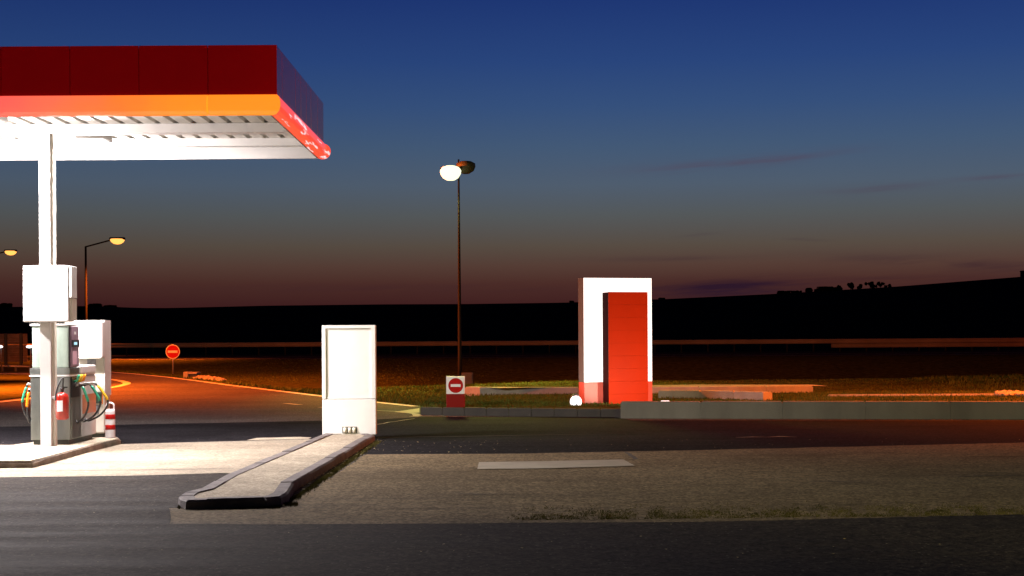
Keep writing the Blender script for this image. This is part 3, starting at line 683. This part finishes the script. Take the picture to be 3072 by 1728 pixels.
obj('panel_casing', MB().box(x0+.004,x1-.004,-.360,-.003,h0,top-.006), mat('casing_dark_red',(.03,.003,.002),.95,spec=.05), tot, local=True)
# ground floodlights
def groundflood(name_label, x,y,z, aimv, p, sc_=1.0):
    g=thing('ground_floodlight',name_label,'floodlight',(x,y,z),group='floodlights at the foot of the totem')
    d=(Vector(aimv)-Vector((x,y,z+.12))); d.normalize()
    h=obj('housing', MB().lathe([(q*sc_,w2*sc_) for q,w2 in ((.06,-.1),(.10,-.06),(.115,.0),(.115,.02),(.10,.03))],(x,y,z+.13*sc_),20,ax='Y'), M_dkgrey, g)
    obj('bracket', MB().box(x-.13,x+.13,y-.02,y+.02,z-.05,z+.02), M_dkgrey, g)
    return g,d
fx=P(1727,1207,30.4)
g1,_=groundflood('small round white floodlight glaring from the verge left of the totem',fx.x,30.4,.145,(tx+.5,31,1.5),60)
obj('lens', MB().lathe([(.02,-.05),(.075,-.045),(.115,-.025),(.125,0)],(fx.x,30.4-.11,fx.z+.02),28,ax='Y'), M_lensw, g1)
light('SPOT','floodlight_beam',(fx.x+.05,30.1,fx.z+.16),60,(1,.93,.88),size=.06,aim=(tx+.75,31.1,1.5),spot=120,blend=.5,parent=g1)
fx2=P(1995,1205,29.3)
g2,_=groundflood('white floodlight half hidden by the low wall right of the totem',fx2.x,29.3,.145,(tx+1.4,31,1.5),60,.5)
obj('lens', MB().box(fx2.x-.085,fx2.x+.085,29.2,29.32,fx2.z-.02,fx2.z+.02,bevel=.012), M_lensw, g2)
light('SPOT','floodlight_beam',(fx2.x-.05,29.3,fx2.z+.16),150,(1,.80,.62),size=.06,aim=(tx+1.0,31.0,1.2),spot=100,blend=.5,parent=g2)

# ------------------------------------------------------------------ tall mercury lamp
LY=49.6; b0=P(1380,1150,LY); zt=P(1376,478,LY).z; lz=P(1376,520,LY).z; lx=P(1376,520,LY).x
tl_=thing('tall_lamp_post','tall single lamp post with bright greenish white floodlight head in the middle of the photo','lamp post',(lx,LY,-.05))
obj('pole', MB().tube([(lx,LY,-.3),(lx,LY,1.0),(lx,LY,4),(lx,LY,zt)],.085,12,r1=.03), M_pole, tl_)
hl=P(1352,518,LY-.35)
lhead=obj('lit_head', MB().lathe([(.12,-.22),(.26,-.12),(.36,0),(.37,.06),(.30,.09)],(hl.x,LY-.30,hl.z+.12),20), M_pole, tl_)
obj('lens', MB().lathe([(.0,-.34),(.14,-.33),(.27,-.25),(.35,-.12),(.37,0),(.30,.12),(.15,.17),(.0,.18)],(hl.x,LY-.42,hl.z+.06),20), M_lensg, lhead)
h2=P(1397,498,LY)
obj('unlit_head', MB().lathe([(.12,-.26),(.28,-.16),(.34,-.02),(.33,.1),(.2,.17),(.05,.19)],(h2.x,LY+.1,h2.z),18), mat('lamp_head_shell',(.10,.095,.05),.6), tl_)
obj('cross_arm', MB().tube([(hl.x,LY,hl.z+.1),(h2.x,LY,h2.z-.02)],.04,8), M_pole, tl_)
light('SPOT','lamp_light',(hl.x,LY-.5,hl.z-.3),10500,MERC,size=1.0,aim=(hl.x+1.6,LY-6.5,0),spot=76,blend=.6,parent=tl_)
cb=P(1402,1130,LY)
cbt=thing('electrical_cabinet','small dark grey cabinet beside the foot of the tall lamp post','cabinet',(cb.x,LY,0))
obj('casing', MB().box(cb.x-.2,cb.x+.2,LY-.1,LY+.2,-.1,P(1402,1118,LY).z,bevel=.02), M_dkgrey, cbt)
obj('door', MB().box(cb.x-.16,cb.x+.16,LY-.112,LY-.102,.12,P(1402,1121,LY).z-.04), M_dkgrey, cbt)

# ------------------------------------------------------------------ sodium street lamps
def street_lamp(label, lampx, polex, Y, lz, pz, power, base=0, grp='orange street lamps', aim=None, spot=116):
    o=thing('street_lamp',label,'street lamp',(polex,Y,base),group=grp)
    dirx = 1 if lampx>polex else -1
    obj('pole', MB().tube([(polex,Y,base-.2),(polex,Y,base+2),(polex,Y,pz)],.09,10,r1=.06), M_pole, o)
    obj('arm', MB().tube([(polex-dirx*.04,Y,pz-.02),(lampx-dirx*.3,Y,lz+.06)],.045,8), M_pole, o)
    hd=obj('lamp_head', MB().box(lampx-.45,lampx+.45,Y-.16,Y+.16,lz+.05,lz+.2,bevel=.06), M_pole, o)
    obj('lens', MB().lathe([(.02,-.22),(.2,-.19),(.36,-.08),(.42,.04),(.38,.1)],(lampx,Y,lz),18), M_lenso, hd)
    light('SPOT','lamp_light',(lampx,Y,lz-.3),power,SODIUM,size=.25,aim=aim or (lampx,Y,0),spot=spot,blend=.8,parent=o)
    return o
Y1=84; a=P(352,722,Y1); b=P(257,740,Y1)
street_lamp('orange street lamp with a bent arm rising behind the pumps',a.x,b.x,Y1,a.z,b.z,20000,gz(b.x,Y1))
Y2=104; a=P(32,757,Y2); b=P(-60,772,Y2)
street_lamp('smaller orange street lamp at the left edge of the photo',a.x,b.x,Y2,a.z,b.z,14000,.4)
street_lamp('orange street lamp off the left edge over the near slip road',-19.6,-22.5,45,7.4,7.0,82000,aim=(-9.0,47,0),spot=122)
street_lamp('orange street lamp off the left edge beyond the near one, by the round sign',-23.2,-26,57,7.4,7.0,25000,aim=(-15,66,0),spot=120)
street_lamp('orange street lamp outside the right edge of the photo, over the grass bank',15.6,17.8,30.5,7.5,7.0,24000,aim=(11.5,31.5,0),spot=124)

# ------------------------------------------------------------------ unseen floodlight masts behind the photographer, standing in for inferred shop lights
def mast(label,x,y,z,p,colr,aim,spot=110,size=.3):
    o=thing('floodlight_mast',label,'lamp post',(x,y,0),group='floodlight masts behind the photographer')
    obj('pole', MB().tube([(x,y,0),(x,y,z)],.08,10), M_galv, o)
    h=obj('lamp_head', MB().box(x-.25,x+.25,y-.1,y+.1,z,z+.3,bevel=.03), M_dkgrey, o)
    obj('lens', MB().box(x-.2,x+.2,y+.102,y+.11,z+.04,z+.26), M_lensw, h)
    light('SPOT','mast_beam',(x,y+.2,z+.1),p,colr,size=size,aim=aim,spot=spot,blend=.6,parent=o)
mast('added unseen floodlight mast just right of the photographer, brightening the red canopy front',3.5,-5,7,4300,(1,.80,.70),(-6.5,17.4,5.6),26)  # lamp added to brighten the red canopy front
mast('floodlight mast outside the photo, far right of the photographer',9,-4,7,6600,(1,.88,.36),(5,28,0),50)

# ------------------------------------------------------------------ motorway guardrail
GY=105.0
mat('post_steel',(.02,.018,.016),.8,spec=.1)
gr=thing('guardrail','long steel crash barrier along the motorway below the dark hill','guardrail',(0,GY,.4))
def wbeam(zc,hh,x0,x1,dy=0):
    m=MB(); pr=[(0,hh),(-.05,hh*.75),(-.07,hh*.5),(-.02,hh*.12),(-.02,-hh*.12),(-.07,-hh*.5),(-.05,-hh*.75),(0,-hh),(.012,-hh),(.012,hh)]
    m.sweep(None,[(x0,GY+dy+o,zc+z) for o,z in pr],[(x1,GY+dy+o,zc+z) for o,z in pr]); return m
M_rail = mat('rail_steel',(.30,.24,.19),.8,.0,noise_amt=.2,nscale=.6)
obj('rail', wbeam(1.17,.165,-60,60,-.1), M_rail, gr)
obj('rail', wbeam(.84,.15,P(2493,1030,GY).x,60,-.08), M_rail, gr)
x=-46.0
while x<46:
    obj('post', MB().box(x-.05,x+.05,GY-.02,GY+.05,.38,1.33), mats['post_steel'], gr); x+=1.95
# second rail low at left, boards
bd=thing('timber_hoarding','slatted board panel on dark posts at the far left, lit orange','fence',(P(20,1087,78).x,78,.2))
HY_=78; l0=P(-60,1087,HY_); l1=P(81,1001,HY_)
m=MB(); n=13
for k in range(n):
    za=l0.z+(l1.z-l0.z)*k/n; m.box(l0.x,l1.x,HY_,HY_+.05,za+.006,za+(l1.z-l0.z)/n,bevel=.004)
obj('boards', m, M_board, bd)
for q in (17,63):
    xx=P(q,1050,HY_-.1).x; obj('post', MB().box(xx-.07,xx+.07,HY_-.15,HY_-.03,-.05,l1.z+.02), M_dkgrey, bd)
sr=thing('low_barrier','thin low steel barrier on posts in front of the board panel','guardrail',(P(40,1100,72).x,72,0))
a=P(-60,1096,72);b=P(93,1100,72)
obj('rail', MB().tube([(a.x,72,a.z),(b.x,72,b.z)],.05,8), M_galv, sr)
for q in (-30,8,48,90):
    xx=P(q,1100,72).x; obj('post', MB().box(xx-.05,xx+.05,71.95,72.05,-.05,b.z), M_dkgrey, sr)
# far white lights between hoarding and pump
for q,lab in ((88,'tiny white oval lamp seen between the board panel and the pump'),(-1,'tiny white oval lamp cut by the left edge of the photo')):
    c=P(q,1040,70)
    fl=thing('low_lamp',lab,'lamp',(c.x,70,0),group='low white lamps by the board panel')
    obj('pole', MB().tube([(c.x,70.2,-.1),(c.x,70.2,c.z+.1)],.03,8), M_dkgrey, fl)
    obj('lens', MB().lathe([(.02,-.07),(.12,-.05),(.16,0),(.12,.05),(.02,.07)],(c.x,70,c.z),14), M_lensw, fl)

# ------------------------------------------------------------------ drain box, rubble, litter
c=G(577,1133)
dr=thing('drain_inlet','dark open concrete drain inlet beside the road edge under the round sign','drain',(c.x,c.y,0))
w_=P(590,1133,c.y).x-c.x
obj('frame', MB().box(c.x-w_-.2,c.x-w_,c.y,c.y+.8,-.05,.24,bevel=.02).box(c.x-w_+.001,c.x+w_,c.y,c.y+.8,.16,.22), M_pave, dr)
obj('opening_shade', MB().box(c.x-w_+.002,c.x+w_,c.y+.1,c.y+.6,-.04,.158), M_black, dr)  # solid black block standing in for the shade inside the inlet
rb=bmesh.new()
def lump(bm_,x,y,z,s):
    g=bmesh.ops.create_icosphere(bm_, subdivisions=1, radius=1)
    for v in g['verts']: v.co=Vector((x+v.co.x*s*random.uniform(.7,1.3),y+v.co.y*s*random.uniform(.7,1.3),z+v.co.z*s*.6*random.uniform(.6,1.2)))
for k in range(150):
    q=random.random(); p=G(590+q*75+random.gauss(0,7),1135+q*9+random.gauss(0,1.2)); lump(rb,p.x,p.y+.4,.05,random.uniform(.04,.16)*(1.1-abs(q-.4)))
for k in range(160):
    q=random.random(); p=G(2990+q*130,1190-random.random()*7,.15); lump(rb,p.x,p.y,.2,random.uniform(.03,.12))
struct('rubble', rb, M_rubble, 'stuff')
# litter flecks on the asphalt
lt=bmesh.new()
def fleck(x,y,z,s):
    a=random.uniform(0,6.28); vs=[lt.verts.new((x+math.cos(a+t)*s*random.uniform(.5,1),y+math.sin(a+t)*s*random.uniform(.5,1),z+random.uniform(0,s*.5))) for t in (0,1.5,3.1,4.6)]
    lt.faces.new(vs)
for k in range(190):
    p=G(random.uniform(0,3072),random.choice([random.uniform(1320,1360),random.uniform(1400,1700)])); fleck(p.x,p.y,.03,random.uniform(.006,.016))
for k in range(130):
    q=random.random(); p=G(1140-q*250+random.gauss(0,8)+8,1318+q*150+random.gauss(0,4)); fleck(p.x,p.y,.02,random.uniform(.01,.03))
for k in range(60):
    p=G(random.uniform(1120,1500),random.uniform(1325,1362)); fleck(p.x,p.y,.02,random.uniform(.008,.022))
struct('litter', lt, M_leaf, 'stuff')

# ------------------------------------------------------------------ grass: blades on the verges, moss tufts on the lane edge
gb=bmesh.new()
def blade(b_,x,y,z,h,wd):
    a=random.uniform(0,math.pi); dx=math.cos(a)*wd; dy=math.sin(a)*wd; lx_=random.gauss(0,h*.35); ly=random.gauss(0,h*.35)
    b_.faces.new((b_.verts.new((x-dx,y-dy,z)),b_.verts.new((x+dx,y+dy,z)),b_.verts.new((x+lx_,y+ly,z+h))))
for k in range(30000):                      # verge round the totem
    x=random.uniform(-2,16); y=random.uniform(29.6,36.2)
    if y < 29.6+ (-.07*x): continue
    if random.random()> .75: continue
    blade(gb,x,y,VZ-.02,random.uniform(.02,.07),.010)
def edge_y(x):
    for a,b in zip(EDGE,EDGE[1:]):
        if b.x<=x<=a.x: return a.y+(b.y-a.y)*(x-a.x)/(b.x-a.x)
    return 33.2
for k in range(16000):                      # verge between slip road and box sign
    x=random.uniform(-9,-1.2); y=edge_y(x)+.15+random.random()**1.3*14
    if y>46: continue
    blade(gb,x,y,gz(x,y) if x<k0.x or y>33 else VZ-.02,random.uniform(.03,.08),.014)
for k in range(34000):                      # bank behind
    x=random.uniform(-7,22); y=random.uniform(38.2,47.5)
    if x< -2 and y < 40+(-2-x)*3: continue
    n_=noise.noise(Vector((x*.5,y*.5,3)))
    blade(gb,x,y,gz(x,y),random.uniform(.04,.13)*(1+n_)*(1.0 if x>13 else .35),.014)
for k in range(14000):                      # slope by the round sign
    x=random.uniform(-24,0); y=random.uniform(52,83)
    ok=True
    for a,b in zip(EDGE,EDGE[1:]):
        if b.x<=x<=a.x:
            ok = y > a.y+(b.y-a.y)*(x-a.x)/(b.x-a.x)+.6
    if ok: blade(gb,x,y,gz(x,y),random.uniform(.012,.035),.02)
for k in range(2500):
    a=random.choice(EDGE[:-1]);
    i=random.randrange(len(EDGE)-1); p=EDGE[i].lerp(EDGE[i+1],random.random()); blade(gb,p.x,p.y+random.uniform(.1,1.2),0,random.uniform(.03,.12),.02)
struct('verge_grass', gb, M_blade, 'stuff')
ms=bmesh.new()
for k in range(16000):
    px=random.uniform(1500,3100); t_=(px-1100)/2000
    lo=1570-t_*20; wdn=34+10*noise.noise(Vector((px*.01,0,0))); 
    dens=smooth(1500,1640,px)
    py=lo-abs(random.gauss(0,wdn*.5)); 
    n_=noise.noise(Vector((px*.02,py*.06,5)))
    if random.random()>dens*(.45+.9*n_): continue
    p=G(px,py); blade(ms,p.x,p.y,.012,random.uniform(.004,.016),.005)
for k in range(5000):
    q=random.random(); px=533+q*360; p=G(px,1525+random.gauss(0,2.5)-(8 if q>.85 else 0)); blade(ms,p.x,p.y,.012,random.uniform(.006,.02),.005)
for k in range(5000):
    q=random.random(); a_=G(868,1504).lerp(G(1128,1326),q); blade(ms,a_.x+abs(random.gauss(0,.04)),a_.y,.008,random.uniform(.008,.03),.006)
struct('kerbside_weeds', ms, mat('weeds',(.055,.058,.016),.9,noise_amt=.4,nscale=2,col2=(.13,.11,.04),spec=0), 'stuff')

# ------------------------------------------------------------------ trees on the skyline
def tree(label, px, wpx, hpx, dens=1.0, group='trees along the hilltop'):
    Y=690; g=P(px,sky_y(px)+3,Y); s=Y/F; wd=wpx*s; ht=hpx*s*.68; dens*=2.2
    o=thing('hilltop_tree',label,'tree',(g.x,Y,g.z),group=group)
    tr=MB(); tr.tube([(g.x,Y,g.z-.6),(g.x+.1,Y,g.z+ht*.4),(g.x-.05,Y,g.z+ht*.75)],.22,6,r1=.06)
    for k in range(7):
        a=random.uniform(0,6.28); z=g.z+ht*random.uniform(.2,.6); tr.tube([(g.x,Y,z),(g.x+math.cos(a)*wd*.3,Y+math.sin(a)*wd*.3,z+ht*.25)],.08,5,r1=.02)
    obj('trunk',tr,M_bark,o)
    c=bmesh.new(); cl=[]
    for k in range(9): cl.append((g.x+random.gauss(0,wd*.22),Y+random.gauss(0,wd*.2),g.z+ht*random.uniform(.25,.85),wd*random.uniform(.10,.22)))
    for k in range(int(900*dens)):
        q=random.choice(cl); v=Vector((random.gauss(0,1),random.gauss(0,1),random.gauss(0,1))).normalized()*q[3]*random.random()**.4
        p=Vector(q[:3])+v; p.z=min(max(p.z,g.z+.1),g.z+ht)
        s_=random.uniform(.15,.38); a=Vector((random.gauss(0,1),random.gauss(0,1),random.gauss(0,1))).normalized()*s_; b=a.orthogonal().normalized()*s_
        c.faces.new((c.verts.new(p+a),c.verts.new(p+b),c.verts.new(p-a),c.verts.new(p-b)))
    obj('crown',c,M_tree,o)
for (q,w_,h_,d_,lab) in [(2352,46,14,1,'leftmost low bush of the dark hilltop row on the right'),(2393,22,12,.4,'thin bare shrub left of the round hilltop bush'),(2428,36,20,1,'round dark bush in the left part of the hilltop row'),
        (2475,58,22,1.2,'wide dark bush right of the round bush on the hilltop'),(2519,16,28,.5,'narrow upright hilltop tree before the highest one'),(2552,30,36,1.1,'highest dark tree of the hilltop row'),
        (2583,26,24,1,'low dark tree just right of the highest hilltop tree'),(2610,28,32,1.1,'dense squarish tree in the right part of the hilltop row'),(2642,28,30,.35,'thin feathery tree near the right end of the hilltop row'),(2670,10,20,.25,'tiny spindly tree at the right end of the hilltop row'),(2500,50,16,1,'low dark bush under the narrow hilltop tree'),
        (1714,22,10,.5,'small bush on the skyline just left of the totem'),(1985,20,9,.5,'small bush on the skyline just right of the totem'),(1705+745,30,14,.8,'small bush between round bush and wide bush on the hilltop'),
        (12,46,20,1,'dark bushy tree on the skyline at the left edge of the photo'),(292,50,14,.8,'low bush on the skyline beside the notice box'),(335,40,10,.6,'low bush on the skyline right of the street lamp pole')]:
    tree(lab,q,w_,h_,d_)
c=P(3070,830,690)
hu=thing('hilltop_hut','small dark hut on the hill crest at the right edge of the photo','hut',(c.x+1,690,c.z-.5))
obj('walls', MB().box(c.x-.8,c.x+3,688,692,c.z-1,c.z+2.4), M_hill, hu)
obj('roof', MB().box(c.x-1.0,c.x+3.2,687.8,692.2,c.z+2.403,c.z+2.9,bevel=.1), M_hill, hu)
